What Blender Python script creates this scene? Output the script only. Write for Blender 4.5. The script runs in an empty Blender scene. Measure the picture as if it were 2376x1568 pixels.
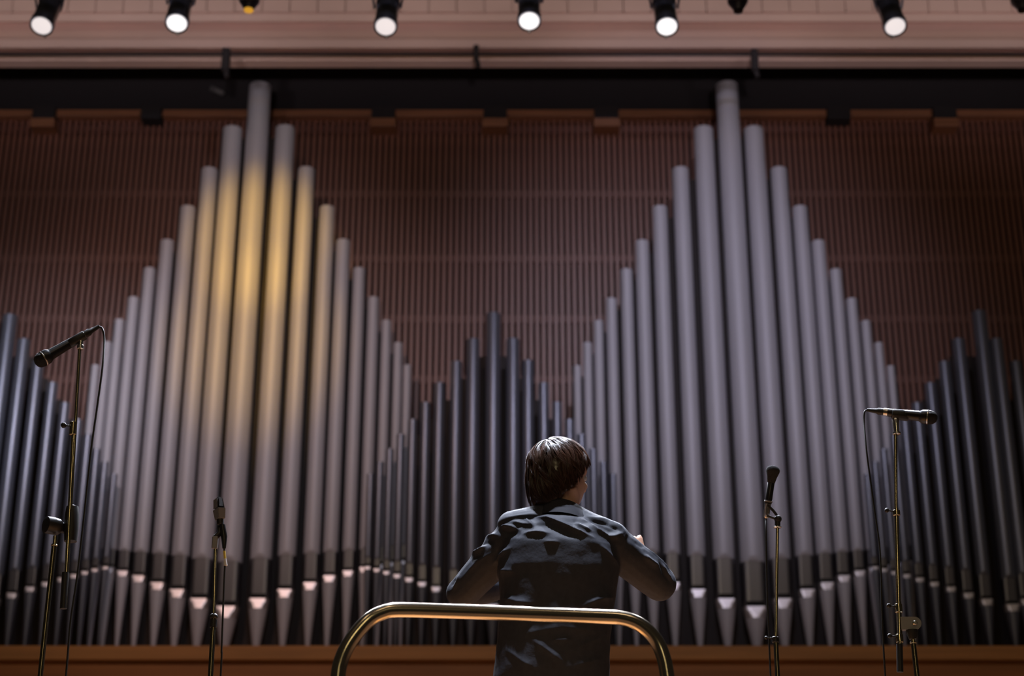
import bpy, bmesh, math, random
from mathutils import Vector, Matrix, noise

# ------------------------------------------------------------------ camera
W, H, F = 2376, 1568, 4000.0
PITCH = math.atan(F / 9719.0)
CAM = Vector((0, 0, 0.107))
scene = bpy.context.scene
C = scene.collection
cd = bpy.data.cameras.new('camera'); cam = bpy.data.objects.new('camera', cd); C.objects.link(cam)
cam.location = CAM; cam.rotation_euler = (math.pi / 2 + PITCH, 0, 0)
cd.sensor_width = 36; cd.lens = F / W * 36; cd.clip_end = 200
cd.dof.use_dof = True; cd.dof.focus_distance = 5.75; cd.dof.aperture_fstop = 2.8
scene.camera = cam
scene.view_settings.view_transform = 'Standard'; scene.view_settings.look = 'None'
scene.view_settings.gamma = 1; scene.view_settings.exposure = 0.6
scene.view_settings.use_curve_mapping = False

# ------------------------------------------------------------------ world: dim air of the hall
wd = bpy.data.worlds.new('hall'); scene.world = wd; wd.use_nodes = True
wd.node_tree.nodes['Background'].inputs[0].default_value = (1.0, 0.80, 0.62, 1)
wd.node_tree.nodes['Background'].inputs[1].default_value = 0.010

CP, SP = math.cos(PITCH), math.sin(PITCH)
def at(u, v, Y):                                    # photo pixel -> point on the vertical plane at distance Y
    x, y = (u - W / 2) / F, (H / 2 - v) / F
    d = Vector((x, CP - y * SP, SP + y * CP))
    return CAM + d * (Y / d.y)
def ppm(v, Y):                                      # pixels per metre there
    p = at(W / 2, v, Y) - CAM
    return F / (p.y * CP + p.z * SP)

# ------------------------------------------------------------------ lights of the hall
def spot(name, loc, target, energy, col, angle, blend=0.6, size=0.12, parent=None):
    l = bpy.data.lights.new(name, 'SPOT'); l.energy = energy; l.color = col
    l.spot_size = math.radians(angle); l.spot_blend = blend; l.shadow_soft_size = size
    o = bpy.data.objects.new(name, l); C.objects.link(o)
    o.location = loc
    o.rotation_euler = (Vector(target) - Vector(loc)).to_track_quat('-Z', 'Y').to_euler()
    if parent: o.parent = parent
    return o
YB = 18.0
# organ washes hung high over the stage in front of the ceiling bulkhead
spot('spot_amber', (-2.75, 10.7, 11.6), at(605, 560, YB), 1050, (1.0, 0.56, 0.04), 15, 1.0, 0.12)
spot('spot_amber', (-2.55, 10.7, 11.6), at(590, 800, YB), 800, (1.0, 0.56, 0.05), 17, 1.0, 0.12)
spot('spot_rose', (-3.9, 8.6, 10.8), at(540, 900, YB), 470, (1.0, 0.62, 0.52), 44, 1.0, 0.4)
spot('spot_cool_left', (-1.2, 8.6, 11.0), at(330, 750, YB), 300, (0.74, 0.80, 1.0), 44, 0.9, 0.4)
spot('spot_cool_right', (1.4, 8.6, 11.2), at(1600, 720, YB), 730, (0.80, 0.77, 1.0), 42, 1.0, 0.4)
spot('spot_cool_far_right', (4.2, 8.6, 11.0), at(1660, 750, YB), 60, (0.84, 0.76, 1.0), 40, 1.0, 0.4)
spot('spot_cool_centre', (0.0, 8.6, 11.2), at(1150, 800, YB), 45, (0.72, 0.80, 1.0), 40, 0.9, 0.4)
spot('spot_cool_far_left', (-5.0, 8.6, 11.0), at(40, 900, YB), 750, (0.72, 0.80, 1.0), 26, 1.0, 0.4)
# white top lights of the stage rig, straight over the podium
for tx, ty, tz, tgt, pw in ((-1.2, 7.2, 9.0, (.1, 5.2, 1.5), 1100), (1.6, 7.6, 9.0, (.1, 5.2, 1.5), 1100)):
    spot('spot_top', (tx, ty, tz), tgt, pw, (0.80, 0.86, 1.0), 40, 0.8, 0.1)
spot('spot_top', (.25, 4.9, 9.6), (.15, 5.45, 1.8), 4800, (0.78, 0.85, 1.0), 11, 0.7, 0.08)
spot('spot_barrel_fill', (0, 4.0, 12.5), (0, 10.6, 7.6), 330, (0.74, 0.78, 1.0), 60, 1.0, 0.15)  # added unseen spot that puts cool glints on the lamp barrels
# added unseen spots above the lighting bar that brighten the pale ceiling edge
for ux in (-6.6, -4.6, -2.4, 0, 2.4, 4.6, 6.6):
    spot('spot_ceiling_fill', (ux, 10.9, at(0, -75, 10.9).z), (ux, 17.0, 12.4), 215, (1.0, 0.86, 0.90), 50, 1.0, 0.1)
# warm house lights over the stalls behind the camera
for hx in (-7, 0, 7):
    l = bpy.data.lights.new('house_light', 'AREA'); l.energy = 58; l.color = (1.0, 0.74, 0.50); l.shape = 'DISK'; l.size = 2.5
    o = bpy.data.objects.new('house_light', l); C.objects.link(o); o.location = (hx, -5, 15)
    o.rotation_euler = (Vector((hx * .5, 12, 6)) - o.location).to_track_quat('-Z', 'Y').to_euler()

# added warm panel, unseen behind the camera, for golden glints on poles and rail
l = bpy.data.lights.new('pole_glint_light', 'AREA'); l.energy = 46; l.color = (1.0, 0.80, 0.42); l.shape = 'RECTANGLE'; l.size = 1.0; l.size_y = 3.2
o = bpy.data.objects.new('pole_glint_light', l); C.objects.link(o); o.location = (.6, -9, 5.4)
o.rotation_euler = (Vector((0, 6, 2)) - o.location).to_track_quat('-Z', 'Y').to_euler()
# ------------------------------------------------------------------ materials
def mat(name, col, rough=0.5, metal=0.0, coat=0.0, var=0.0, scale=(8, 8, 8), bump=0.0, bscale=40, spec=0.5, emit=None, estr=0, col2=None):
    m = bpy.data.materials.new(name); m.use_nodes = True
    nt = m.node_tree; b = nt.nodes['Principled BSDF']
    b.inputs['Base Color'].default_value = (*col, 1); b.inputs['Roughness'].default_value = rough
    b.inputs['Metallic'].default_value = metal; b.inputs['Coat Weight'].default_value = coat
    b.inputs['Specular IOR Level'].default_value = spec
    if emit: b.inputs['Emission Color'].default_value = (*emit, 1); b.inputs['Emission Strength'].default_value = estr
    tc = nt.nodes.new('ShaderNodeTexCoord')
    if var or col2:
        mp = nt.nodes.new('ShaderNodeMapping'); mp.inputs['Scale'].default_value = scale
        n = nt.nodes.new('ShaderNodeTexNoise'); n.inputs['Scale'].default_value = 1; n.inputs['Detail'].default_value = 5
        r = nt.nodes.new('ShaderNodeValToRGB')
        c2 = col2 or tuple(c * (1 - var) for c in col); c1 = col if col2 else tuple(min(1, c * (1 + var)) for c in col)
        r.color_ramp.elements[0].position = 0.32; r.color_ramp.elements[1].position = 0.68
        r.color_ramp.elements[0].color = (*c2, 1); r.color_ramp.elements[1].color = (*c1, 1)
        nt.links.new(tc.outputs['Object'], mp.inputs[0]); nt.links.new(mp.outputs[0], n.inputs['Vector'])
        nt.links.new(n.outputs['Fac'], r.inputs[0]); nt.links.new(r.outputs[0], b.inputs['Base Color'])
    if bump:
        n2 = nt.nodes.new('ShaderNodeTexNoise'); n2.inputs['Scale'].default_value = bscale; n2.inputs['Detail'].default_value = 4
        bp = nt.nodes.new('ShaderNodeBump'); bp.inputs['Strength'].default_value = bump; bp.inputs['Distance'].default_value = 0.01
        nt.links.new(tc.outputs['Object'], n2.inputs['Vector']); nt.links.new(n2.outputs['Fac'], bp.inputs['Height'])
        nt.links.new(bp.outputs[0], b.inputs['Normal'])
    return m
M = {
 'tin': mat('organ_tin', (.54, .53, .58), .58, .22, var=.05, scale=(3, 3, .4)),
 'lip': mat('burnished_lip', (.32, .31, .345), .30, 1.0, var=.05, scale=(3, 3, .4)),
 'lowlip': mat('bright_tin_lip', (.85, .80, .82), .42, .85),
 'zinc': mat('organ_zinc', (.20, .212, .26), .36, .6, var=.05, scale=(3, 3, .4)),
 'slot': mat('mouth_black', (.006, .005, .005), .9),
 'slat': mat('slat_wood', (.21, .086, .060), .42, coat=0, var=.25, scale=(30, 30, .8)),
 'back': mat('wall_black_brown', (.020, .010, .008), .8),
 'batten': mat('batten_wood', (.14, .065, .050), .6, var=.2, scale=(1, 20, 20)),
 'header': mat('header_wood', (.30, .125, .06), .5, var=.2, scale=(1, 20, 20)),
 'case': mat('gap_shade_dark', (.020, .012, .010), .7),  # near-black colour standing in for the shade between pipes
 'black': mat('matt_black', (.020, .016, .018), .85),
 'plinth': mat('plinth_wood', (.58, .245, .064), .55, coat=.0, var=.18, scale=(.6, 12, 12)),
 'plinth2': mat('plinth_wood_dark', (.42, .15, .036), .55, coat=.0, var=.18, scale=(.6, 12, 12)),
 'plaster': mat('ceiling_plaster', (.70, .50, .43), .75, var=.05, scale=(.8, 2, 2)),
 'floor': mat('stage_boards', (.12, .06, .03), .4, var=.2, scale=(12, .8, 1)),
 'lampblack': mat('lamp_black_enamel', (.10, .10, .13), .32, .8, coat=.2),
 'lens': mat('lamp_lens', (.5, .5, .5), .3, emit=(1.0, .90, .89), estr=.55),
 'lensbright': mat('lamp_lens_bright', (.5, .5, .5), .3, emit=(1.0, .95, .95), estr=.85),
 'post': mat('dull_steel', (.20, .17, .11), .26, 1.0),
 'amberlens': mat('amber_glass', (.75, .36, .03), .3, emit=(1.0, .5, .05), estr=.35),
 'deadlens': mat('dark_glass', (.02, .02, .025), .1),
 'chrome': mat('nickel_tube', (.46, .39, .25), .18, 1.0),
 'steel': mat('brushed_steel', (.50, .44, .33), .20, 1.0),
 'rubber': mat('black_rubber', (.012, .011, .011), .5),
 'micblack': mat('mic_black', (.016, .015, .016), .32, .2),
 'grille': mat('mic_grille', (.03, .028, .026), .4, .7, bump=.8, bscale=900),
 'foam': mat('foam_black', (.022, .021, .024), .95, bump=.6, bscale=500),
 'micgrey': mat('mic_grey', (.26, .25, .25), .42, .4),
 'silver': mat('mic_silver', (.6, .57, .52), .25, 1.0),
 'yellow': mat('yellow_tape', (.75, .55, .07), .6),
 'white': mat('white_tag', (.75, .70, .66), .6),
 'shirt': mat('navy_shirt', (.034, .036, .048), .72, var=.12, scale=(60, 60, 60), bump=.10, bscale=60, spec=.3),
 'collar': mat('shirt_collar_shaded', (.026, .026, .033), .8, spec=.2),  # shirt cloth darkened in colour for the head's shade
 'trousers': mat('black_trousers', (.015, .014, .015), .7),
 'shoe': mat('black_leather', (.01, .01, .01), .25),
 'skin': mat('skin', (.80, .46, .32), .5, var=.06, scale=(30, 30, 30)),
 'hair': mat('dark_brown_hair', (.046, .019, .011), .27, spec=.7, var=.3, scale=(25, 25, 4)),
 'eyewhite': mat('eye', (.7, .66, .62), .15),
}

# ------------------------------------------------------------------ helpers
def obj(name, bm_or_mesh, material=None, parent=None, smooth=False):
    if isinstance(bm_or_mesh, bmesh.types.BMesh):
        me = bpy.data.meshes.new(name); bm_or_mesh.normal_update(); bm_or_mesh.to_mesh(me); bm_or_mesh.free()
    else: me = bm_or_mesh
    if material and not me.materials: me.materials.append(M[material] if isinstance(material, str) else material)
    if smooth:
        for p in me.polygons: p.use_smooth = True
        if len(me.polygons) < 3000: me.set_sharp_from_angle(angle=math.radians(40))
    o = bpy.data.objects.new(name, me); C.objects.link(o)
    if parent: o.parent = parent
    return o
def tag(o, label, cat, group=None):
    o['label'] = label; o['category'] = cat
    if group: o['group'] = group
    return o
def thing(name, label, cat, loc=(0, 0, 0), group=None):
    o = bpy.data.objects.new(name, None); C.objects.link(o); o.location = loc; o.empty_display_size = .1
    return tag(o, label, cat, group)
def struct(o): o['kind'] = 'structure'; return o
def box(bm, x0, x1, y0, y1, z0, z1, bev=0):
    vs = [bm.verts.new((x, y, z)) for x in (x0, x1) for y in (y0, y1) for z in (z0, z1)]
    fs = [bm.faces.new([vs[i] for i in f]) for f in ((0, 1, 3, 2), (4, 6, 7, 5), (0, 4, 5, 1), (2, 3, 7, 6), (0, 2, 6, 4), (1, 5, 7, 3))]
    if bev:
        es = list({e for f in fs for e in f.edges})
        bmesh.ops.bevel(bm, geom=es, offset=bev, segments=2, affect='EDGES', profile=.5)
    return bm
def loft(bm, rings, close=True, cap0=True, cap1=True):
    R = [[bm.verts.new(p) for p in r] for r in rings]
    for a, b in zip(R, R[1:]):
        n = len(a)
        for i in range(n if close else n - 1):
            j = (i + 1) % n
            bm.faces.new((a[i], a[j], b[j], b[i]))
    if cap0: bm.faces.new(list(reversed(R[0])))
    if cap1: bm.faces.new(R[-1])
    return bm
def frames(pts):
    T = []
    for i in range(len(pts)):
        a = pts[max(0, i - 1)]; b = pts[min(len(pts) - 1, i + 1)]
        T.append((b - a).normalized())
    up = Vector((0, 0, 1)) if abs(T[0].z) < .9 else Vector((0, -1, 0))
    n = (up - T[0] * up.dot(T[0])).normalized(); out = []
    for t in T:
        n = (n - t * n.dot(t)).normalized(); out.append((n, t.cross(n)))
    return out
def tube(bm, pts, rad, n=12, flat=1.0):
    pts = [Vector(p) for p in pts]
    if not hasattr(rad, '__len__'): rad = [rad] * len(pts)
    rings = []
    for p, r, (a, b) in zip(pts, rad, frames(pts)):
        rings.append([p + a * (r * math.cos(k * 2 * math.pi / n)) * flat + b * (r * math.sin(k * 2 * math.pi / n)) for k in range(n)])
    return loft(bm, rings)
def spline(pts, k=8):                               # Catmull-Rom through points
    pts = [Vector(p) for p in pts]; P = [pts[0] * 2 - pts[1]] + pts + [pts[-1] * 2 - pts[-2]]; out = []
    for i in range(1, len(P) - 2):
        a, b, c, d = P[i - 1:i + 3]
        for j in range(k):
            t = j / k
            out.append(.5 * ((2 * b) + (c - a) * t + (2 * a - 5 * b + 4 * c - d) * t * t + (3 * b - a - 3 * c + d) * t ** 3))
    out.append(pts[-1]); return out
def lathe(bm, prof, n=20, mtx=None):                # prof: (radius, z)
    rings = [[Vector((r * math.cos(2 * math.pi * k / n), r * math.sin(2 * math.pi * k / n), z)) for k in range(n)] for r, z in prof]
    if mtx: rings = [[mtx @ p for p in r] for r in rings]
    return loft(bm, rings)
def aim(p, d):                                      # matrix at p with local +Z along d
    return Matrix.Translation(Vector(p)) @ Vector(d).normalized().to_track_quat('Z', 'Y').to_matrix().to_4x4()
def ball(bm, c, r, n=14, mtx=None):
    rx, ry, rz = r if hasattr(r, '__len__') else (r, r, r)
    m = Matrix.Translation(Vector(c)) @ (mtx or Matrix()) @ Matrix.Diagonal((rx, ry, rz, 1))
    bmesh.ops.create_uvsphere(bm, u_segments=n, v_segments=max(6, n * 2 // 3), radius=1, matrix=m); return bm

# ------------------------------------------------------------------ the setting
zl = at(0, 1497, 17.35).z                            # top of the organ plinth
ZSL_TOP = at(0, 268, 18.6).z
struct(obj('floor', box(bmesh.new(), -9, 9, 3.2, 19.2, -.12, 0), 'floor'))
wall = struct(obj('wall_back', box(bmesh.new(), -8, 8, 18.70, 18.9, -.0, ZSL_TOP + .0), 'back'))
pitch = .0735
bmS = bmesh.new(); box(bmS, -.023, .023, 0, .045, zl - .05, ZSL_TOP, .006)
slat0 = obj('slat', bmS, 'slat', wall); slat0.location = (-7.2, 18.60, 0)
for i in range(1, 197):
    s = slat0.copy(); C.objects.link(s); s.location.x = -7.2 + i * pitch
for v in (300, 450, 600, 740, 880, 1020, 1160):
    z = at(0, v, 18.66).z
    obj('batten', box(bmesh.new(), -7.3, 7.3, 18.652, 18.70, z - .045, z + .045), 'batten', wall)
chest = struct(obj('wall_chest', box(bmesh.new(), -8, 8, 18.30, 18.55, zl - .05, at(0, 1310, 18.3).z), 'black'))
up = struct(obj('wall_upper', box(bmesh.new(), -8, 8, 18.75, 18.9, ZSL_TOP, ZSL_TOP + 3.5), 'black'))
# header boards along the top of the slats, and the dark blocks that break them
notch = [(75, 125, 1), (326, 372, 0), (862, 916, 1), (1122, 1176, 1), (1380, 1435, 1), (1922, 1974, 0), (2168, 2220, 1)]
yh = 18.50
zt, zb = at(0, 254, yh).z, at(0, 269, yh).z
edges = [-400] + [e for n in notch for e in n[:2]] + [W + 400]
for a, b in zip(edges[::2], edges[1::2]):
    x0, x1 = at(a, 262, yh).x, at(b, 262, yh).x
    obj('header_board', box(bmesh.new(), x0, x1, yh, 18.70, zb, zt, .006), 'header', up)
for a, b, lit in notch:
    x0, x1 = at(a, 275, 18.42).x, at(b, 275, 18.42).x
    zc = at(0, 275, 18.42).z
    obj('block', box(bmesh.new(), x0, x1, 18.42, 18.74, zc, zt), 'black', up)
    if lit: obj('block_cap', box(bmesh.new(), x0 - .015, x1 + .015, 18.40, 18.70, at(0, 292, 18.4).z, zc, .006), 'header', up)

# organ plinth that carries the pipes
pl = struct(obj('trim_1', box(bmesh.new(), -8, 8, 17.35, 18.75, at(0, 1531, 17.35).z, zl, .012), 'plinth'))
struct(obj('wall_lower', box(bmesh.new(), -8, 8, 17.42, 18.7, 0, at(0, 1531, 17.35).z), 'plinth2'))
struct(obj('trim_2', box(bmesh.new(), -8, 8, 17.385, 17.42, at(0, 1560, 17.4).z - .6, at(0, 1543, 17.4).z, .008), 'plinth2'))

# ceiling bulkhead over the organ: stepped profile running across the stage
def zat(v, Y): return at(0, v, Y).z
BK = .65
def pz(y, v): return (y + BK, zat(v, y + BK))
prof = [(16.78 + BK, zat(140, 16.62 + BK)), pz(16.62, 140), pz(16.60, 129), pz(16.75, 127), pz(16.75, 122), pz(16.52, 113), pz(16.46, 111), pz(16.38, 91), pz(16.42, 88), pz(16.52, 53),
        pz(16.30, 50), pz(16.28, 32), pz(16.36, 30), pz(16.36, -160), (16.78 + BK, zat(-160, 16.36 + BK))]
bm = bmesh.new()
loft(bm, [[(x, y, z) for y, z in prof] for x in (-8, 8)])
bulk = struct(obj('trim_3', bm, 'plaster'))
struct(obj('ceiling', box(bmesh.new(), -8, 8, 16.36 + BK, 18.9, zat(-160, 16.36 + BK), zat(-160, 16.36 + BK) + .15), 'black'))
xs = [-8 + i * .32 for i in range(51)]
for a, b in zip(xs, xs[1:]):
    obj('panel', box(bmesh.new(), a + .004, b - .004, 16.27 + BK, 16.36 + BK, zat(27, 16.27 + BK), zat(-60, 16.27 + BK), .004), 'plaster', bulk)
# thin black pipe below the bulkhead with its clamps
zp = zat(125, 16.95)
pb = thing('rigging_pipe', 'thin black pipe running across under the pale ceiling edge', 'pipe', (0, 16.95, zp))
bm = bmesh.new(); tube(bm, [(-8, 0, 0), (8, 0, 0)], .019, 10); obj('tube', bm, 'black', pb, True)
for u, h0, h1, w in ((525, 115, 165, .045), (1105, 108, 140, .03), (1750, 118, 165, .04)):
    x = at(u, 130, 16.95).x
    bm = bmesh.new(); box(bm, x - w, x + w, -.05, .03, zat(h1, 16.95) - zp, zat(h0, 16.95) - zp, .01)
    tube(bm, [(x + .01, 0, zat(h1, 16.95) - zp), (x + .025, 0, zat(h1, 16.95) - zp - .08)], .03, 8)
    obj('clamp', bm, 'black', pb)
p = at(505, 205, 18.6)
t = thing('wall_bracket', 'small grey bracket on the black wall above the left pipes', 'bracket', (p.x, 18.74, p.z))
bm = bmesh.new(); tube(bm, [(-.10, 0, .08), (-.02, -.09, 0), (.07, -.10, -.05)], .035, 8); obj('arm', bm, 'micgrey', t)

# ------------------------------------------------------------------ organ pipes
ORD = ['', 'first', 'second', 'third', 'fourth', 'fifth', 'sixth', 'seventh', 'eighth', 'ninth']
def pipe(u, vt, vm, vlip, wpx, Yc, m, label, group):
    r = wpx / ppm(vt, Yc) / 2
    x = at(u, vt, Yc).x
    t = thing('organ_pipe', label, 'organ pipe', (x, Yc, zl), group)
    zt = at(u, vt, Yc - r).z - zl; zm = at(u, vm, Yc - r).z - zl; z1 = at(u, vlip, Yc - r).z - zl
    n = 32
    def ring(rr, z, ymin):
        return [Vector((rr * math.cos(2 * math.pi * k / n), max(ymin, rr * math.sin(2 * math.pi * k / n)), z)) for k in range(n)]
    ch = .45 * r
    bm = bmesh.new()                                 # body, pressed in at its foot
    loft(bm, [ring(r * .70, zm, -.62 * r), ring(r, zm, -.78 * r), ring(r, zm + ch * .5, -.91 * r), ring(r, zm + ch, -r), ring(r, zm + ch * 1.02, -2), ring(r, zt - .004, -2), ring(r * .985, zt, -2),
              ring(r * .90, zt, -2), ring(r * .90, zt - .25, -2)])
    obj('body', bm, m, t, False)
    slot = min(.06, max(.026, .42 * r)); lp = z1 + .04; fl = .95 * r
    bm = bmesh.new()                                 # flattened upper lip leaning back over the mouth
    loft(bm, [ring(r * .985, lp - .001, -.50 * r), ring(r * .985, zm, -.74 * r)]); obj('upper_lip', bm, 'lip', t)
    bm = bmesh.new(); box(bm, -.74 * r, .74 * r, -.50 * r - .016, -.2 * r, lp + .001, lp + slot); obj('mouth', bm, 'slot', t)
    rt = r * .20; rf = rt + (r - rt) * ((lp - fl) / lp)
    bm = bmesh.new(); loft(bm, [ring(rt, 0, -2), ring((rt + rf) / 2, (lp - fl) / 2, -2), ring(rf, lp - fl, -2)]); obj('foot', bm, m, t)
    bm = bmesh.new(); rings = []                     # pressed lower lip on top of the foot
    for k in (0, .25, .5, .75, 1):
        rings.append(ring(rf + (r - rf) * k, lp - fl + fl * k, -r * (.80 - .18 * k)))
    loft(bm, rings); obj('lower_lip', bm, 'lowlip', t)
    for ch_ in t.children:
        for p in ch_.data.polygons:
            if len(p.vertices) == 4: p.use_smooth = True
        ch_.data.set_sharp_from_angle(angle=math.radians(28))
    return t
def tower(peak, left, right, mouths, lips, widths, Yc, m, tname, group, vis=99):
    def d(i, tab): return tab[min(i, len(tab) - 1)]
    row = [(at(u, v, Yc).x, at(u, v, Yc).z) for u, v in left[::-1] + [peak] + right]
    yb = 18.27 if Yc > 17.9 else 18.22               # dark boards added so the gaps between neighbouring pipes read as shade
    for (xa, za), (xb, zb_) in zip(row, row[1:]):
        obj('gap_shade_board', box(bmesh.new(), xa + .003, xb - .003, yb, yb + .02, zl, min(za, zb_) - .04), 'case', chest)
    pipe(peak[0], peak[1], mouths[0], lips[0], widths[0], Yc, m, 'tallest organ pipe' + tname[3:], group)
    for side, word in ((left, 'left'), (right, 'right')):
        for i, (u, v) in enumerate(side, 1):
            pipe(u, v, d(i, mouths), d(i, lips), d(i, widths), Yc, m, '%s organ pipe %s of the tallest %s' % (ORD[i], word, tname), group)
bm_ = [1300, 1293, 1286, 1282, 1278, 1275, 1272, 1269, 1266, 1263]
bl_ = [1412, 1394, 1373, 1357, 1341, 1330, 1322, 1316, 1311, 1307]
bw_ = [51, 45, 38, 35, 32, 28, 26, 23, 21, 19]
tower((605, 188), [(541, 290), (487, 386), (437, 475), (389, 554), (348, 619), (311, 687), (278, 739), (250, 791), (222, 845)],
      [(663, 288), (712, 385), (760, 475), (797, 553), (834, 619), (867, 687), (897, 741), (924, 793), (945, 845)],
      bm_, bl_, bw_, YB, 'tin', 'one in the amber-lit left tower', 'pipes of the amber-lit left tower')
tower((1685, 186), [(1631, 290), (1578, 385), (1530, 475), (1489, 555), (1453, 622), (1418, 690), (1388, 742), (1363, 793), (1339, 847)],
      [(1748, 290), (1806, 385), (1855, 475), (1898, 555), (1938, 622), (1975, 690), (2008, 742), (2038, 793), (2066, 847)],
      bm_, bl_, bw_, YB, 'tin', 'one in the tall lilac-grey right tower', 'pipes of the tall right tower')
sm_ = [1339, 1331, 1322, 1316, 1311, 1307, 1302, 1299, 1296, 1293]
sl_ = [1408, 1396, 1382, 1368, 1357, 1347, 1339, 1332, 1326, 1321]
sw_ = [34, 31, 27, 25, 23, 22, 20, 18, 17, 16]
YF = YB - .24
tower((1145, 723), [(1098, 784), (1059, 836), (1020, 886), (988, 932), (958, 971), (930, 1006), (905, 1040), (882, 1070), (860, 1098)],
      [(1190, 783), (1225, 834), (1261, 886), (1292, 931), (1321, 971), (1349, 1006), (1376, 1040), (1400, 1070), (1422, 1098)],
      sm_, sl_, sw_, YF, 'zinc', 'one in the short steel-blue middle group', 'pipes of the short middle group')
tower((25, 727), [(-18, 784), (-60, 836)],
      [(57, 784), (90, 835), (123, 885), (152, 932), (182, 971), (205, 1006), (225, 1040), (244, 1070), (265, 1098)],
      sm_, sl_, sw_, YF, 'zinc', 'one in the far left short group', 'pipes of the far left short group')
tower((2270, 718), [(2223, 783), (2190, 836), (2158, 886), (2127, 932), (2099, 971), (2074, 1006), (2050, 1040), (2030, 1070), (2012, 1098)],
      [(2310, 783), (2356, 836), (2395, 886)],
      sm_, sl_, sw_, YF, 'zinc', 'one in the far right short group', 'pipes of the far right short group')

# ------------------------------------------------------------------ stage lamps
YL = 10.6
lb = thing('lighting_bar', 'black lighting bar across the very top that carries the lamps', 'lighting bar', (0, YL - .11, zat(-16, YL - .11)))
bm = bmesh.new(); tube(bm, [(-7, 0, 0), (7, 0, 0)], .045, 16); obj('tube', bm, 'lampblack', lb, True)
bm = bmesh.new(); tube(bm, [(-7, .28, .30), (7, .28, .30)], .04, 12); obj('upper_tube', bm, 'lampblack', lb, True)
where = ['at the far left above the short dark pipes', 'between the left corner lamp and the left tower', 'between the left tower and the middle pipes', 'brightest, above the middle organ pipes',
         'just left of the tall right tower', 'to the right of the tall right tower']
def lamp(u, v, tx, ty, label, power, glass):
    c = at(u, v, YL); d = Vector((tx, -math.sin(ty), -math.cos(ty))).normalized()
    t = thing('stage_lamp', label, 'stage lamp', c, 'lit stage lamps on the lighting bar')
    mx = aim((0, 0, 0), -d)                          # local +Z points back along the barrel
    r = .076
    bm = bmesh.new(); lathe(bm, [(r * .93, -.02), (r * 1.12, -.03), (r * 1.16, 0), (r * 1.14, .03), (r * 1.06, .05), (r * 1.06, .24), (r * 1.16, .25), (r * 1.16, .29), (r * .95, .30), (r * .7, .42), (r * .3, .46)], 28, mx)
    obj('barrel', bm, 'lampblack', t, True).data.set_sharp_from_angle(angle=.6)
    bm = bmesh.new(); lathe(bm, [(r * .93, -.019), (r * .93, -.024), (r * .7, -.036), (r * .3, -.043), (.001, -.045)], 28, mx); obj('lens', bm, glass, t, True)
    bm = bmesh.new(); tube(bm, spline([mx @ Vector((-r * 1.25, 0, .22)), mx @ Vector((-r * 1.3, .06, .30)), mx @ Vector((0, .16, .34)), mx @ Vector((r * 1.3, .06, .30)), mx @ Vector((r * 1.25, 0, .22))], 5), .009, 8)
    obj('yoke', bm, 'lampblack', t, True)
    bm = bmesh.new(); tube(bm, [mx @ Vector((0, -r * 1.05, 0)), mx @ Vector((0, -r * 1.22, -.028))], .011, 8); obj('clip', bm, 'silver', t)
    s = spot('beam', d * .06, d * 3, power, (.84, .88, 1.0), 95, .8, .06, t)
    return t
lens_pw = [400, 600, 1000, 1200, 1100, 800]
for i, (u, v, tx) in enumerate([(98, 56, -.04), (411, 50, .03), (895, 58, -.01), (1228, 45, .0), (1547, 58, .01), (2076, 58, .04)]):
    lamp(u, v, tx, math.radians(24), 'lit black stage lamp ' + where[i], lens_pw[i], ('lens', 'lensbright')[i in (1, 3, 4)])
for u, v, lens, lab in ((577, 22, 'amberlens', 'small black lamp with an amber lens above the left tower'), (1713, 24, 'deadlens', 'small unlit black lamp above the tall right tower'),
                        (2372, 22, 'deadlens', 'small unlit black lamp at the top right corner')):
    c = at(u, v, YL); t = thing('small_lamp', lab, 'stage lamp', c)
    bm = bmesh.new(); lathe(bm, [(.036, 0), (.040, .012), (.075, .07), (.075, .20), (.04, .24)], 20); obj('housing', bm, 'lampblack', t, True)
    bm = bmesh.new(); lathe(bm, [(.034, .002), (.034, -.012), (.02, -.016)], 20, aim((0, 0, 0), (0, 0, 1))); obj('lens', bm, lens, t)

# ------------------------------------------------------------------ podium and its rail
bm = bmesh.new(); box(bm, -.55, .66, 4.62, 6.3, 0, .25, .012)
pod = tag(obj('podium', bm, 'plinth'), 'wooden conductor podium under the standing person', 'podium')
def railpts():
    yl, yr = 4.66, 4.80
    P = []
    def q(u, v, k): return at(u, v, yl + (yr - yl) * k)
    a0 = q(783, 1568, 0); a1 = q(1549, 1568, 1)
    left = [Vector((a0.x - .005, yl, .25)), Vector((a0.x - .004, yl, .7)), Vector((a0.x - .003, yl, 1.0)), q(782, 1590, 0), q(788, 1545, 0), q(803, 1505, 0), q(826, 1470, .02), q(856, 1438, .05), q(888, 1421, .1), q(925, 1415, .15)]
    top = [q(1050, 1418, .32), q(1250, 1425, .6), q(1400, 1430.5, .82)]
    right = [q(1437, 1433, .88), q(1471, 1442, .92), q(1501, 1461, .96), q(1526, 1491, 1), q(1541, 1530, 1), q(1549, 1575, 1), Vector((a1.x + .004, yr, 1.0)), Vector((a1.x + .005, yr, .7)), Vector((a1.x + .005, yr, .25))]
    return left + top + right
rl = thing('podium_rail', 'curved steel tube guard rail in front of the person\'s back', 'rail', (0, 4.7, .25))
bm = bmesh.new(); tube(bm, [p - Vector((0, 4.7, .25)) for p in spline(railpts(), 6)], .0205, 24); obj('tube', bm, 'steel', rl, True)
for p in (railpts()[0], railpts()[-1]):
    bm = bmesh.new(); lathe(bm, [(.05, 0), (.05, .006), (.03, .012), (.022, .03)], 20, Matrix.Translation(p - Vector((0, 4.7, .25)))); obj('flange', bm, 'steel', rl, True)

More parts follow.
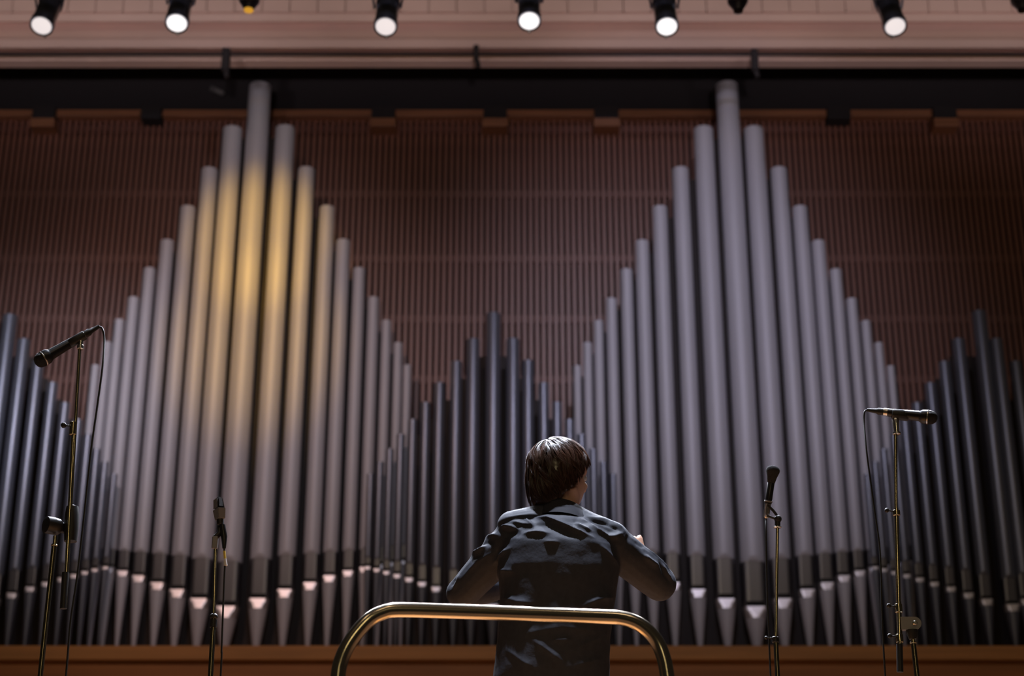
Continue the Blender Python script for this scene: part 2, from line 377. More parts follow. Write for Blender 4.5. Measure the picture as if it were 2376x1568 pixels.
# ------------------------------------------------------------------ microphones and stands
def stand_base(t, foot, off):
    bm = bmesh.new(); lathe(bm, [(.13, 0), (.13, .012), (.10, .022), (.03, .030), (.016, .06)], 28, Matrix.Translation(foot - off)); obj('base', bm, 'rubber', t, True)
def seg(t, name, m, pts, rad, off, n=14):
    bm = bmesh.new(); tube(bm, [Vector(p) - off for p in pts], rad, n); return obj(name, bm, m, t, True)
def collar(t, p, d, r, h, off, m='chrome', name='collar'):
    bm = bmesh.new(); lathe(bm, [(r * .8, -h / 2), (r, -h / 2 + .002), (r, h / 2 - .002), (r * .8, h / 2)], 16, aim(Vector(p) - off, d)); return obj(name, bm, m, t, True)
def knob(t, p, d, off, r=.008):
    d = Vector(d).normalized(); q = Vector(p) - off
    bm = bmesh.new(); tube(bm, [q, q + d * .02], .003, 8); ball(bm, q + d * .026, r, 10); return obj('knob', bm, 'rubber', t, True)
def handheld(name, label, tip, tail, head_r, off_dir_clip, stand_top):
    # dynamic hand microphone lying in its clip, ball end at tip, cable plug at tail
    d = (tail - tip); L = d.length; t = thing(name, label, 'microphone', tip); mx = aim((0, 0, 0), d)
    r = head_r
    bm = bmesh.new(); lathe(bm, [(r * .25, 0), (r * .62, .004), (r * .88, .012), (r, .024), (r, .030)], 24, mx); obj('grille', bm, 'grille', t, True)
    bm = bmesh.new(); lathe(bm, [(r * 1.0, .030), (r * 1.04, .031), (r * 1.04, .034), (r, .035)], 24, mx); obj('band', bm, 'silver', t, True)
    bm = bmesh.new(); lathe(bm, [(r, .035), (r * .98, .050), (r * .80, .058), (r * .74, .062), (r * .56, L * .70), (r * .54, L * .705)], 24, mx); obj('handle', bm, 'micblack', t, True)
    bm = bmesh.new(); lathe(bm, [(r * .50, L * .70), (r * .55, L * .705), (r * .55, L * .76), (r * .5, L * .765)], 20, mx); obj('plug', bm, 'silver', t, True)
    bm = bmesh.new(); lathe(bm, [(r * .48, L * .765), (r * .48, L * .84), (r * .34, L * .87), (r * .24, L)], 20, mx); obj('plug_boot', bm, 'rubber', t, True)
    return t
def cable(label, pts, r=.0035, group=None):
    pts = spline(pts, 8); o = pts[-1]
    bm = bmesh.new(); tube(bm, [p - o for p in pts], r, 8)
    c = obj('microphone_cable', bm, 'rubber', None, True); c.location = o; tag(c, label, 'cable', group); return c
# --- far left boom stand
Y1 = 5.55
def a1(u, v, dy=0): return at(u, v, Y1 + dy)
foot = a1(125, 1250); foot.z = 0
t = thing('microphone_stand', 'tall boom microphone stand with round clutch at the far left', 'microphone stand', foot)
top = a1(185, 808); bot = a1(150, 1412)
seg(t, 'boom', 'chrome', [a1(163, 1200), top], .0056, foot)
seg(t, 'boom_lower', 'chrome', [a1(150.5, 1410), a1(172, 985)], .0074, foot)
seg(t, 'grip', 'rubber', [a1(147, 1412), a1(152, 1328)], .0115, foot)
collar(t, a1(170, 994), top - bot, .0125, .048, foot)
knob(t, a1(166, 988), Vector((-1, -.3, 0)), foot, .010)
bx = a1(163, 1212); dd = (top - bot).normalized()
bm = bmesh.new(); lathe(bm, [(.010, -.064), (.021, -.060), (.024, -.02), (.024, .03), (.020, .060), (.010, .064)], 18, aim(bx - foot + Vector((0, .018, 0)), dd)); obj('clamp', bm, 'rubber', t, True)
pv = a1(123, 1220)
bm = bmesh.new(); lathe(bm, [(.020, -.03), (.028, -.026), (.029, .0), (.027, .020), (.018, .030), (.016, .06)], 24, aim(pv - foot, Vector((.8, .7, .0)))); obj('clutch', bm, 'rubber', t, True)
seg(t, 'post', 'post', [Vector((foot.x, foot.y, .04)), a1(126, 1262)], .0085, foot)
seg(t, 'neck', 'chrome', [a1(127, 1268), a1(128, 1243)], .0065, foot)
collar(t, a1(126, 1265), (0, 0, 1), .011, .006, foot)
stand_base(t, foot, foot)
clipc = a1(188, 792)
bm = bmesh.new(); lathe(bm, [(.008, -.03), (.012, -.028), (.012, -.016), (.008, -.012), (.009, .012), (.011, .03)], 14, aim(clipc - foot, (0, 0, 1))); obj('swivel', bm, 'silver', t, True)
bm = bmesh.new(); mxx = aim(a1(178, 788) - foot, a1(228, 758) - a1(90, 838)); lathe(bm, [(.0155, -.028), (.0165, -.026), (.0165, .03), (.0155, .032)], 18, mxx); obj('clip', bm, 'rubber', t, True)
mic = handheld('hand_microphone', 'black hand microphone tilted down to the left on the tall boom stand', a1(82, 843, -.03), a1(230, 757, .03), .0265, None, None)
cable('thin black cable hanging from the downward-tilted left hand microphone', [a1(230, 757, .03), a1(238, 764, .03), a1(242, 790, .03), a1(238, 850), a1(226, 940), a1(212, 1040), a1(197, 1180), a1(180, 1330), a1(164, 1440), a1(153, 1568), Vector((a1(146, 1700).x, Y1, .5)), Vector((a1(146, 1700).x + .25, Y1 - .2, .01))])
# --- far right boom stand
Y4 = 5.6
def a4(u, v, dy=0): return at(u, v, Y4 + dy)
foot = a4(2128, 1568); foot.z = 0; foot.x = a4(2119, 1480).x + .025
t = thing('microphone_stand', 'tall boom microphone stand with flat hinge plate at the far right', 'microphone stand', foot)
seg(t, 'boom', 'chrome', [a4(2079, 1190), a4(2078, 1004)], .0058, foot)
seg(t, 'boom_middle', 'chrome', [a4(2085, 1405), a4(2079.5, 1180)], .0076, foot)
seg(t, 'boom_lower', 'chrome', [a4(2088, 1500), a4(2085, 1395)], .0088, foot)
seg(t, 'grip', 'rubber', [a4(2088.5, 1559), a4(2087, 1494)], .0105, foot)
for (u, v), kd, h in (((2080, 1190), (-1, -.3, .05), .020), ((2085, 1411), (-1, -.3, .05), .030), ((2087, 1481), (-1, -.3, .05), .028)):
    collar(t, a4(u, v), (0, 0, 1), .0125, h, foot); knob(t, a4(u - 6, v - 4), kd, foot)
# hinge plate
pc = a4(2113, 1447); bm = bmesh.new()
pts = [(-.034, -.021), (.012, -.021)] + [(.012 + .021 * math.sin(a), -.021 * math.cos(a)) for a in [math.pi * k / 10 for k in range(1, 10)]] + [(.012, .021), (-.034, .021)]
loft(bm, [[Vector((x, y, z)) + pc - foot for x, z in pts] for y in (-.012, .012)]); obj('hinge_plate', bm, 'micgrey', t)
bm = bmesh.new(); lathe(bm, [(.008, 0), (.008, .003), (.005, .006)], 14, aim(pc - foot + Vector((.011, -.012, 0)), (0, -1, 0))); obj('hinge_bolt', bm, 'silver', t, True)
bm = bmesh.new(); lathe(bm, [(.012, -.012), (.020, .010), (.020, .018)], 18, aim(a4(2117, 1474) - foot, (0, 0, 1))); obj('hinge_cup', bm, 'rubber', t, True)
seg(t, 'neck', 'chrome', [a4(2119, 1492), a4(2117, 1470)], .0062, foot)
collar(t, a4(2119, 1491), (0, 0, 1), .012, .006, foot)
seg(t, 'post', 'post', [Vector((foot.x, foot.y, .04)), a4(2119, 1490)], .0085, foot)
stand_base(t, foot, foot)
bm = bmesh.new(); lathe(bm, [(.010, -.032), (.014, -.030), (.014, -.024), (.009, -.022), (.010, .0), (.012, .02), (.008, .03)], 16, aim(a4(2079, 988) - foot, (0, 0, 1))); obj('swivel', bm, 'silver', t, True)
bm = bmesh.new(); mxx = aim(a4(2088, 962) - foot, a4(2012, 950) - a4(2174, 970)); lathe(bm, [(.0185, -.028), (.0195, -.026), (.018, .02), (.016, .028)], 18, mxx); obj('clip', bm, 'rubber', t, True)
handheld('hand_microphone', 'black hand microphone lying almost level on the right boom stand', a4(2175, 970, -.03), a4(2012, 951, .03), .0245, None, None)
cable('thin black cable hanging from the level right hand microphone', [a4(2012, 951, .03), a4(2006, 956, .03), a4(2005, 980, .03), a4(2010, 1040), a4(2019, 1110), a4(2030, 1190), a4(2040, 1260), a4(2044, 1330), a4(2046, 1420), a4(2050, 1500), a4(2054, 1568), Vector((a4(2054, 1700).x, Y4, .5)), Vector((a4(2054, 1700).x - .25, Y4 - .2, .01))], .003)
# --- condenser microphone, left of the rail
Y2 = 5.7
def a2(u, v, dy=0): return at(u, v, Y2 + dy)
foot = a2(497, 1568); foot.z = 0
t = thing('microphone_stand', 'slim straight microphone stand under the square grey condenser microphone', 'microphone stand', foot)
seg(t, 'rod', 'chrome', [a2(496, 1440), a2(500, 1262)], .0052, foot)
seg(t, 'post', 'post', [Vector((foot.x, foot.y, .04)), a2(496, 1436)], .0088, foot)
bm = bmesh.new(); ball(bm, a2(496, 1430) - foot, (.014, .014, .011), 14); lathe(bm, [(.012, -.025), (.012, 0)], 14, Matrix.Translation(a2(496, 1438) - foot)); obj('clutch', bm, 'rubber', t, True)
bm = bmesh.new(); box(bm, -.010, .010, -.010, .010, -.022, .022, .004); bmesh.ops.translate(bm, vec=a2(499, 1259) - foot, verts=bm.verts); obj('thread_sleeve', bm, 'micgrey', t)
bm = bmesh.new(); tube(bm, [a2(500, 1246) - foot, a2(510, 1237, .005) - foot, a2(511, 1222, .01) - foot], .010, 10); obj('swivel', bm, 'rubber', t, True)
stand_base(t, foot, foot)
mp = a2(512, 1218)
t = thing('condenser_microphone', 'boxy grey condenser microphone with yellow-taped cable plug', 'microphone', mp)
ax = (a2(506, 1155) - a2(512, 1218)); up_ = ax.normalized(); rot = Matrix.Rotation(math.radians(38), 4, 'Z')
mxm = aim((0, 0, 0), up_) @ rot
k = ax.length / .135
def mbox(name, m, w0, d0, w1, d1, z0, z1, bev=.002):
    bm = bmesh.new(); loft(bm, [[mxm @ Vector((sx * w * k, sy * d * k, z * k)) for sx, sy in ((-1, -1), (1, -1), (1, 1), (-1, 1))] for w, d, z in ((w0, d0, z0), (w1, d1, z1))])
    bmesh.ops.bevel(bm, geom=list(bm.edges), offset=bev, segments=2, affect='EDGES'); return obj(name, bm, m, t)
mbox('body', 'micgrey', .021, .017, .027, .021, .028, .080)
mbox('grille', 'grille', .023, .018, .021, .014, .080, .135, .005)
for s in (-1, 1):
    bm = bmesh.new(); loft(bm, [[mxm @ Vector((x * k, s * y * k, z * k)) for x, y, z in ((-.018, .0185, .083), (.018, .0185, .083), (.016, .0150, .128), (-.016, .0150, .128))], [mxm @ Vector((x * k, s * (y + .002) * k, z * k)) for x, y, z in ((-.018, .0185, .083), (.018, .0185, .083), (.016, .0150, .128), (-.016, .0150, .128))]])
    obj('mesh_face', bm, 'micgrey', t)
bm = bmesh.new(); lathe(bm, [(.011 * k, 0), (.016 * k, .004 * k), (.017 * k, .028 * k)], 18, mxm); obj('neck', bm, 'rubber', t, True)
bm = bmesh.new(); tube(bm, [a2(516, 1218) - mp, a2(520, 1245) - mp, a2(520, 1272) - mp], [.010, .011, .006], 12); obj('plug', bm, 'micblack', t, True)
bm = bmesh.new(); tube(bm, [a2(520.5, 1278) - mp, a2(522, 1296) - mp], .0042, 10); obj('tape', bm, 'yellow', t, True)
bm = bmesh.new(); tube(bm, [a2(522, 1296) - mp, a2(523.5, 1312) - mp], [.0045, .0065], 10); obj('tag', bm, 'white', t, True)
cable('thin dark cable hanging below the square condenser microphone', [a2(520, 1272), a2(522, 1300), a2(520, 1350), a2(517, 1430), a2(514, 1510), a2(512, 1568), Vector((a2(510, 1700).x, Y2, .5)), Vector((a2(510, 1700).x + .25, Y2 - .2, .01))], .0032)
# --- pencil microphone with foam, right of the person
Y3 = 5.7
def a3(u, v, dy=0): return at(u, v, Y3 + dy)
foot = a3(1797, 1568); foot.z = 0
t = thing('microphone_stand', 'slim straight microphone stand under the foam-capped microphone', 'microphone stand', foot)
seg(t, 'rod', 'chrome', [a3(1800, 1480), a3(1804, 1222)], .0054, foot)
seg(t, 'post', 'post', [Vector((foot.x, foot.y, .04)), a3(1799.5, 1478)], .0082, foot)
collar(t, a3(1799, 1484), (0, 0, 1), .012, .020, foot, 'rubber'); knob(t, a3(1795, 1480), (-1, -.2, 0), foot, .006)
collar(t, a3(1804, 1223), (0, 0, 1), .0135, .006, foot, 'silver')
bm = bmesh.new(); ball(bm, a3(1805, 1204) - foot, (.013, .013, .014), 14); tube(bm, [a3(1804, 1221) - foot, a3(1804, 1208) - foot], .010, 12); obj('swivel', bm, 'rubber', t, True)
bm = bmesh.new(); tube(bm, [a3(1806, 1200) - foot, a3(1794, 1184) - foot, a3(1781, 1172) - foot], .005, 8); tube(bm, [a3(1800, 1204) - foot, a3(1779, 1196) - foot], .004, 8); obj('clip_arm', bm, 'rubber', t, True)
stand_base(t, foot, foot)
tip, tail = a3(1795, 1080, -.03), a3(1777, 1202, .02)
t = thing('foam_microphone', 'slim black microphone with a foam windshield pointing upwards', 'microphone', tail)
d = tip - tail; L = d.length; mx = aim((0, 0, 0), d)
bm = bmesh.new(); lathe(bm, [(.010, L * .66), (.0135, L * .68), (.0175, L * .78), (.0238, L * .88), (.0240, L * .92), (.0205, L * .96), (.013, L * .99), (.003, L)], 24, mx); obj('windshield', bm, 'foam', t, True)
bm = bmesh.new(); lathe(bm, [(.0105, L * .27), (.0125, L * .28), (.0125, L * .68), (.011, L * .69)], 24, mx); obj('body', bm, 'micblack', t, True)
bm = bmesh.new(); lathe(bm, [(.0125, L * .30), (.0145, L * .305), (.0145, L * .33), (.0125, L * .335)], 20, mx); obj('clip_ring', bm, 'micgrey', t, True)
bm = bmesh.new(); lathe(bm, [(.006, 0), (.0085, L * .02), (.0105, L * .10), (.0105, L * .27)], 20, mx); obj('plug', bm, 'silver', t, True)
cable('thin dark cable hanging below the foam-capped microphone', [tail, a3(1777, 1230), a3(1778, 1300), a3(1780, 1390), a3(1784, 1470), a3(1788, 1568), Vector((a3(1790, 1700).x, Y3, .5)), Vector((a3(1790, 1700).x - .12, Y3 + .35, .01))], .003)

# ------------------------------------------------------------------ the person conducting
YP = 5.50
def ap(u, v, dy=0): return at(u, v, YP + dy)
def ell(cx, cy, z, a, b, n=28, pw=2.4, tilt=0):
    out = []
    for k in range(n):
        th = 2 * math.pi * k / n; c, s = math.cos(th), math.sin(th)
        x = a * math.copysign(abs(c) ** (2 / pw), c); y = b * math.copysign(abs(s) ** (2 / pw), s)
        out.append(Vector((cx + x, cy + y, z + tilt * x)))
    return out
def remeshed(name, bm, voxel, smooth_it):
    me = bpy.data.meshes.new(name); bm.to_mesh(me); bm.free()
    o = bpy.data.objects.new(name, me); C.objects.link(o)
    r = o.modifiers.new('r', 'REMESH'); r.mode = 'VOXEL'; r.voxel_size = voxel
    s = o.modifiers.new('s', 'SMOOTH'); s.factor = .5; s.iterations = smooth_it
    dg = bpy.context.evaluated_depsgraph_get(); dg.update()
    out = bpy.data.meshes.new_from_object(o.evaluated_get(dg)); bpy.data.objects.remove(o); out.name = name
    for p in out.polygons: p.use_smooth = True
    return out
SHL, SHR = Vector((.012, 5.49, 1.668)), Vector((.330, 5.49, 1.640))     # shoulder joints
ELL, ELR = Vector((-.165, 5.62, 1.505)), Vector((.490, 5.62, 1.535))    # elbows
WRL, WRR = Vector((.060, 5.86, 1.615)), Vector((.452, 5.90, 1.690))     # wrists
NECK = Vector((.163, 5.50, 1.70))
HC = ap(1301, 1103, .02)                                                # head centre
person = thing('person', 'person in a dark navy shirt seen from behind with both elbows raised', 'person', (.14, 5.50, .25))
P0 = Vector((.14, 5.50, .25))
HROT = Matrix.Rotation(math.radians(-50), 4, 'Z') @ Matrix.Rotation(math.radians(-6), 4, 'X') @ Matrix.Rotation(math.radians(4), 4, 'Y')
def hl(x, y, z): return HC + HROT @ Vector((x, y, z))                   # head local: +y is the face
def torso(bm, g):                                                       # g grows it for clothing
    rings = [ell(.130, 5.51, 1.00, .165 + g, .108 + g), ell(.128, 5.51, 1.10, .172 + g, .110 + g), ell(.127, 5.508, 1.20, .172 + g, .110 + g), ell(.135, 5.505, 1.32, .166 + g, .111 + g), ell(.146, 5.502, 1.44, .170 + g, .114 + g, tilt=-.02),
             ell(.152, 5.50, 1.54, .182 + g, .120 + g, tilt=-.04), ell(.160, 5.50, 1.62, .178 + g, .118 + g, tilt=-.07), ell(.165, 5.50, 1.675, .145 + g, .095 + g, tilt=-.08), ell(.165, 5.50, 1.70, .085 + g, .070 + g, tilt=-.08)]
    loft(bm, rings)
def arm(bm, S, E, Wp, rs):
    tube(bm, [S + (S - E).normalized() * .0, S.lerp(E, .5), E], [rs[0], rs[1], rs[2]], 16); ball(bm, S, rs[0], 16); ball(bm, E, rs[2], 16)
    tube(bm, [E, E.lerp(Wp, .35), Wp], [rs[2], rs[3], rs[4]], 16); ball(bm, Wp, rs[4], 12)
bm = bmesh.new()
torso(bm, -.022)
arm(bm, SHL, ELL, WRL, (.045, .042, .036, .036, .026)); arm(bm, SHR, ELR, WRR, (.045, .042, .036, .036, .026))
tube(bm, [NECK - Vector((0, 0, .06)), NECK + Vector((0, .01, .05)), HC - Vector((0, 0, .03))], [.062, .054, .056], 20)
for s in (-1, 1):                                                       # legs
    hx = .13 + s * .085
    tube(bm, [(hx, 5.50, 1.06), (hx + s * .015, 5.49, .75), (hx + s * .02, 5.50, .70), (hx + s * .025, 5.48, .34)], [.080, .055, .052, .036], 16)
    tube(bm, [(hx + s * .025, 5.47, .30), (hx + s * .035, 5.60, .285), (hx + s * .04, 5.68, .275)], [.030, .030, .018], 12)
# head
hm = HROT
ball(bm, hl(0, -.012, .025), (.074, .092, .090), 24, hm)
ball(bm, hl(0, .030, -.035), (.062, .062, .082), 24, hm)
ball(bm, hl(0, .055, -.092), (.030, .026, .024), 16, hm)               # chin
tube(bm, [hl(-.060, .0, -.050), hl(-.045, .035, -.085), hl(0, .066, -.098), hl(.045, .035, -.085), hl(.060, .0, -.050)], .020, 10)
ball(bm, hl(0, .068, .030), (.050, .022, .028), 16, hm)                # brow
tube(bm, [hl(0, .086, .018), hl(0, .104, -.022), hl(0, .090, -.034)], [.009, .013, .011], 10)   # nose
for s in (-1, 1): ball(bm, hl(s * .032, .076, -.022), (.020, .014, .016), 12, hm)               # cheeks
tube(bm, [hl(-.022, .080, -.060), hl(0, .092, -.058), hl(.022, .080, -.060)], [.004, .008, .004], 8)   # lips
tube(bm, [hl(-.018, .080, -.070), hl(0, .090, -.070), hl(.018, .080, -.070)], [.004, .008, .004], 8)
for s in (-1, 1): ball(bm, hl(s * .078, -.004, -.008), (.010, .020, .032), 14, hm @ Matrix.Rotation(s * .3, 4, 'Z'))   # ears
# hands: palm, four unequal curled fingers, thumb
def hand(bm, Wp, fwd, palm_n, thumb_dir, curl):
    fwd = fwd.normalized(); n = (palm_n - fwd * palm_n.dot(fwd)).normalized(); side = fwd.cross(n).normalized()
    if side.dot(thumb_dir) < 0: side = -side                             # side points to the thumb
    for k in range(4):
        o = (1.5 - k) * .0195
        tube(bm, [Wp + side * o * .6, Wp + fwd * .045 + side * o, Wp + fwd * .085 + side * o], [.014, .0135, .0105], 10)
        L = (.040, .046, .043, .033)[k]; p = Wp + fwd * .085 + side * o; d = fwd.copy(); pts = [p]; rad = [.0100]
        for j, f in enumerate((1.0, .65, .5)):
            d = (d * math.cos(curl) + n * math.sin(curl)); d.normalize(); n2 = (n - d * n.dot(d)).normalized()
            p = p + d * L * f; pts.append(p); rad.append((.0092, .0084, .0066)[j]); n_ = n2
        tube(bm, pts, rad, 10); ball(bm, pts[-1], .0068, 8)
    b = Wp + fwd * .028 + side * .028
    td = (thumb_dir.normalized() + fwd * .25).normalized()
    tp = [Wp + fwd * .012 + side * .012, b + side * .004, b + td * .034, b + td * .062]
    tube(bm, tp, [.016, .0145, .0115, .0088], 10); ball(bm, tp[-1], .0088, 8)
    return tp[-1]
THUMB = ap(1484, 1241, .45)
hand(bm, WRR + Vector((0, .01, .0)), Vector((-.35, .9, .25)), Vector((-1, -.1, -.2)), Vector((.02, .05, 1)), .5)
hand(bm, WRL + Vector((0, .01, 0)), Vector((.5, .8, .25)), Vector((.6, -.2, -.5)), Vector((.2, .1, 1)), .45)
# the raised right thumb rises to where it shows above the sleeve
tube(bm, [WRR + Vector((.0, .03, .01)), WRR + Vector((.008, .045, .055)), THUMB - Vector((0, 0, .012))], [.017, .0135, .0115], 10); ball(bm, THUMB - Vector((0, 0, .010)), (.0105, .010, .013), 10)
bmesh.ops.translate(bm, vec=-P0, verts=bm.verts)
obj('body', remeshed('body', bm, .0055, 4), 'skin', person, True)
for s in (-1, 1):
    bm = bmesh.new(); ball(bm, hl(s * .031, .074, .008) - P0, .0125, 14); obj('eye', bm, 'eyewhite', person, True)

# shirt: torso, shoulders and sleeves, with folds pressed into the cloth
bm = bmesh.new()
torso(bm, .016)
SL, SR = SHL + Vector((-.014, -.01, .030)), SHR + Vector((.014, -.01, .012))
arm(bm, SHL + Vector((.01, 0, .0)), ELL, WRL.lerp(ELL, .08), (.068, .064, .053, .052, .040)); arm(bm, SHR + Vector((-.01, 0, 0)), ELR, WRR.lerp(ELR, .08), (.070, .066, .057, .054, .040))
for S in (SL, SR):
    tube(bm, [S, S.lerp(NECK, .5) + Vector((0, .0, .012)), NECK + Vector((0, 0, .03))], [.043, .055, .064], 18); ball(bm, S, .043, 16)
ball(bm, (.163, 5.475, 1.675), (.115, .085, .060), 20)
me = remeshed('shirt', bm, .0038, 9)
def fold(pts, amp, w, Y=5.38): return ([(at(u, v, Y).x, at(u, v, Y).z) for u, v in pts], amp, w)
folds = [
 fold([(1158, 1206), (1185, 1199), (1213, 1193), (1266, 1193)], -.006, .005), fold([(1155, 1195), (1190, 1189), (1230, 1184), (1262, 1184)], .010, .014),
 fold([(1352, 1195), (1402, 1204), (1428, 1216), (1447, 1226)], -.006, .005), fold([(1360, 1186), (1405, 1193), (1437, 1208), (1455, 1222)], .010, .014),
 fold([(1229, 1193), (1271, 1200), (1312, 1220), (1345, 1236), (1376, 1247)], .016, .011), fold([(1225, 1212), (1268, 1216), (1310, 1236), (1350, 1252)], -.010, .014),
 fold([(1332, 1213), (1372, 1231)], .012, .010), fold([(1330, 1226), (1368, 1240)], -.006, .008),
 fold([(1356, 1199), (1387, 1227), (1409, 1239), (1430, 1236), (1447, 1225)], .014, .009), fold([(1395, 1217), (1415, 1224), (1436, 1220)], -.012, .012),
 fold([(1163, 1205), (1185, 1213), (1206, 1223)], .013, .008), fold([(1160, 1215), (1185, 1225), (1206, 1235)], -.009, .010),
 fold([(1216, 1194), (1228, 1206), (1240, 1219)], .011, .007), fold([(1185, 1201), (1210, 1208), (1236, 1216)], .010, .007),
 fold([(1214, 1235), (1240, 1234), (1274, 1238)], .010, .008), fold([(1214, 1245), (1275, 1248)], -.006, .009), fold([(1262, 1258), (1297, 1260)], .005, .006),
 fold([(1143, 1286), (1160, 1274), (1186, 1265)], .010, .010), fold([(1150, 1268), (1172, 1252)], -.008, .010), fold([(1160, 1310), (1190, 1322)], .008, .010),
 fold([(1440, 1300), (1415, 1280), (1392, 1262)], .008, .012), fold([(1358, 1402), (1390, 1386), (1424, 1374)], .010, .014), fold([(1165, 1375), (1200, 1392), (1230, 1398)], .008, .012),
 fold([(1171, 1497), (1210, 1530), (1235, 1545)], 0.004, .014), fold([(1236, 1483), (1270, 1508), (1305, 1534)], 0.0048, .014), fold([(1280, 1486), (1325, 1483)], 0.0032, .012), fold([(1340, 1500), (1400, 1470)], 0.0036, .014),
 fold([(1195, 1470), (1300, 1455), (1410, 1462)], 0.0028, .016), fold([(1330, 1545), (1400, 1520)], 0.0032, .014),
 # sleeves
 fold([(1112, 1247), (1135, 1244), (1158, 1250)], .010, .008, 5.5), fold([(1110, 1262), (1150, 1266)], -.010, .010, 5.5), fold([(1096, 1280), (1112, 1277), (1132, 1268)], .014, .008, 5.5), fold([(1096, 1293), (1120, 1290)], -.007, .007, 5.5),
 fold([(1050, 1355), (1060, 1338), (1066, 1322)], .007, .005, 5.5), fold([(1045, 1345), (1056, 1328)], -.008, .005, 5.5), fold([(1075, 1330), (1110, 1300), (1150, 1285)], .006, .012, 5.5),
 fold([(1490, 1290), (1510, 1300), (1530, 1310)], .012, .009, 5.5), fold([(1535, 1300), (1548, 1320), (1562, 1334)], .011, .006, 5.5), fold([(1528, 1296), (1540, 1318), (1556, 1336)], -.010, .006, 5.5), fold([(1500, 1268), (1530, 1290), (1560, 1310)], .008, .006, 5.5),
 fold([(1470, 1262), (1495, 1272)], -.007, .008, 5.5), fold([(1460, 1240), (1452, 1270), (1440, 1300)], -.006, .008, 5.5),
]
def seg_d(px, pz, a, b):
    ax, az = a; bx, bz = b; dx, dz = bx - ax, bz - az
    t = max(0, min(1, ((px - ax) * dx + (pz - az) * dz) / (dx * dx + dz * dz + 1e-12)))
    return math.hypot(px - ax - t * dx, pz - az - t * dz), t
boxes = []
for pts, amp, w in folds:
    xs_ = [p[0] for p in pts]; zs_ = [p[1] for p in pts]; m_ = 3 * w
    boxes.append((min(xs_) - m_, max(xs_) + m_, min(zs_) - m_, max(zs_) + m_))
nv = [v.normal.copy() for v in me.vertices]
for v, nn in zip(me.vertices, nv):
    co = v.co; d = 0
    if nn.y < .35:
        for (pts, amp, w), bb in zip(folds, boxes):
            if bb[0] < co.x < bb[1] and bb[2] < co.z < bb[3]:
                best = 9; n_ = len(pts) - 1
                for i in range(n_):
                    dist, tt = seg_d(co.x, co.z, pts[i], pts[i + 1])
                    if dist < best: best = dist; s_ = (i + tt) / n_
                end = min(1, .25 + 3 * min(s_, 1 - s_))
                d += amp * end * (math.exp(-(best / w) ** 1.15) if amp > 0 else .5 * math.exp(-(best / w) ** 2))
        d *= min(1, max(0, (.35 - nn.y) / .4))
    q = Vector((co.x * 7, co.y * 7, co.z * 9))
    d += .0035 * noise.noise(q) + .0018 * noise.noise(q * 2.7 + Vector((3, 1, 7)))
    v.co = co + nn * d
for v in me.vertices: v.co -= P0
shirt = obj('shirt', me, 'shirt', person, True)
# collar band and its turned-down fold
bm = bmesh.new(); rings = []
nc = 40
def cring(r, z, dy=0, tz=0.0):
    out = []
    for k in range(nc):
        th = 2 * math.pi * k / nc
        out.append(Vector((NECK.x + .004 + r * 1.04 * math.cos(th), NECK.y - .006 + dy + r * .96 * math.sin(th), z - .018 * math.sin(th) - .012 * math.cos(th))) - P0)
    return out
loft(bm, [cring(.090, 1.700, -.004), cring(.088, 1.712), cring(.079, 1.736, .004), cring(.068, 1.757, .010), cring(.064, 1.758, .010), cring(.064, 1.71, .0)], cap0=False, cap1=False)
obj('collar', bm, 'collar', shirt, True)
for Wp, E in ((WRL, ELL), (WRR, ELR)):
    bm = bmesh.new(); d = (Wp - E).normalized(); lathe(bm, [(.036, -.03), (.039, -.028), (.038, .028), (.034, .03)], 20, aim(Wp - d * .02 - P0, d)); obj('cuff', bm, 'shirt', shirt, True)
# trousers and shoes
bm = bmesh.new()
loft(bm, [ell(.13, 5.50, 1.13, .165, .115), ell(.13, 5.50, 1.02, .172, .122), ell(.13, 5.50, .95, .172, .122)])
for s in (-1, 1):
    hx = .13 + s * .085
    tube(bm, [(hx, 5.50, 1.03), (hx + s * .008, 5.50, .9), (hx + s * .018, 5.49, .70), (hx + s * .025, 5.485, .30)], [.088, .090, .072, .066], 20)
bmesh.ops.translate(bm, vec=-P0, verts=bm.verts)
obj('trousers', remeshed('trousers', bm, .009, 6), 'trousers', person, True)
for s in (-1, 1):
    hx = .13 + s * .11; bm = bmesh.new()
    loft(bm, [[Vector((hx + wx * math.cos(a), y, max(.252, .252 + h * (.5 + .6 * math.sin(a))))) - P0 for a in [2 * math.pi * k / 18 for k in range(18)]] for y, wx, h in ((5.40, .020, .04), (5.41, .034, .075), (5.48, .038, .085), (5.56, .040, .065), (5.64, .044, .045), (5.69, .032, .036), (5.71, .015, .022))])
    obj('shoe', bm, 'shoe', person, True)

# hair: a cap under some thousand locks that fall from the crown
random.seed(4)
hair_r = Vector((.098, .112, .106)); hcen = Vector((0, -.012, .018))
crown = Vector((-.10, -.50, .86)).normalized()
e1 = crown.cross(Vector((1, 0, 0))).normalized(); e2 = crown.cross(e1).normalized()
def hdir(s, phi):
    return crown * math.cos(s) + (e1 * math.cos(phi) + e2 * math.sin(phi)) * math.sin(s)
def hairline(d):                                    # how low hair may hang along this heading (local z)
    y = d.y / (math.hypot(d.x, d.y) + 1e-6)         # +1 face, -1 nape
    if y > .55: return .052
    if y > .15: return .052 - (.55 - y) / .40 * .095
    return -.043 - min(1, (.15 - y) / .75) * .085
def scalp(d, rx, ry, rz):                            # ellipsoid above, hair hanging straight below its widest level
    if d.z >= 0: return Vector((d.x * rx, d.y * ry, d.z * rz))
    a_ = math.asin(min(1, -d.z)); h = math.hypot(d.x, d.y) + 1e-6; f = 1 - .17 * (a_ / 1.0) ** 2
    return Vector((d.x / h * rx * f, d.y / h * ry * f, -rz * a_))
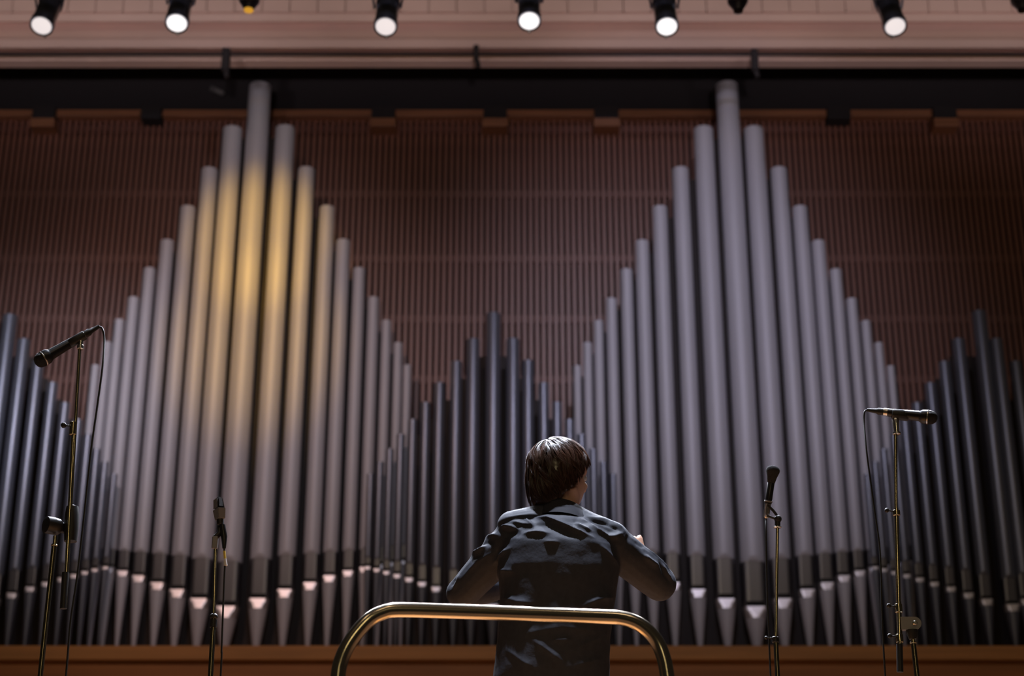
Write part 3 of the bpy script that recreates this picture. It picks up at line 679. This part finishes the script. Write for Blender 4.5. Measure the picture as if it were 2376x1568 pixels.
def hp(s, phi, lift):
    d = hdir(s, phi); p = scalp(d, *hair_r) * lift
    return p + hcen, d
bm = bmesh.new()
ball(bm, (0, 0, 0), 1, 48)
for v in bm.verts:
    d = v.co.normalized(); p = scalp(d, .094, .107, .101) + hcen
    lim = hairline(d)
    if p.z < lim and d.z < .6:
        k = max(.0, 1 - (lim - p.z) / .05) * .3 + .62
        p.z = lim + .004 * (1 - k); p.x *= k; p.y *= k
    p += d * .004 * noise.noise(d * 6)
    v.co = hl(*p) - P0
hair = obj('hair', bm, 'hair', person, True)
verts, faces = [], []
def strand(pts, r0):
    fr = frames(pts); b0 = len(verts); m_ = len(pts)
    for i, (p, (a, b)) in enumerate(zip(pts, fr)):
        r = r0 * (1 - .85 * (i / (m_ - 1)) ** 2)
        for k in range(3):
            th = 2.1 * k; verts.append(p + a * r * math.cos(th) + b * r * math.sin(th))
    for i in range(m_ - 1):
        for k in range(3):
            j = (k + 1) % 3; faces.append((b0 + i * 3 + k, b0 + i * 3 + j, b0 + (i + 1) * 3 + j, b0 + (i + 1) * 3 + k))
clumps = [(random.random() ** .7 * 1.9, random.uniform(0, 2 * math.pi)) for _ in range(330)]
for s0, phi0 in clumps:
    ln = random.uniform(.5, 1.0); bend = random.uniform(-.35, .35); flick = random.uniform(-.01, .035); rise = random.uniform(.985, 1.03)
    for _ in range(13):
        sp = random.uniform(-.045, .045) / max(.25, math.sin(min(s0 + .2, 2.6))); pts = []
        off = random.uniform(-.06, .06); jl = random.uniform(.85, 1.15); up2 = random.uniform(-.012, .012)
        for i in range(9):
            k = i / 8; s = s0 + off + ln * jl * k
            phi = phi0 + sp * (1 - .55 * k) + bend * k * k + .02 * math.sin(7 * k + phi0 * 3)
            p, d = hp(max(0, s), phi, rise + up2 + flick * k * k + .012 * math.sin(math.pi * k))
            if p.z < hairline(d) - .006 * random.random() and d.z < .6: break
            pts.append(hl(*p) - P0)
        if len(pts) > 2: strand(pts, random.uniform(.0008, .0015))
# loose flyaway hairs
for _ in range(160):
    s0 = random.uniform(.2, 1.9); phi0 = random.uniform(0, 2 * math.pi); pts = []
    for i in range(7):
        k = i / 6; p, d = hp(s0 + .45 * k, phi0 + .3 * k * k, 1.03 + .09 * k * k * random.uniform(.6, 1))
        if p.z < hairline(d): break
        pts.append(hl(*p) - P0)
    if len(pts) > 2: strand(pts, .0004)
me = bpy.data.meshes.new('locks'); me.from_pydata([tuple(v) for v in verts], [], faces); me.update()
lk = obj('locks', me, 'hair', hair, True); lk['kind'] = 'stuff'
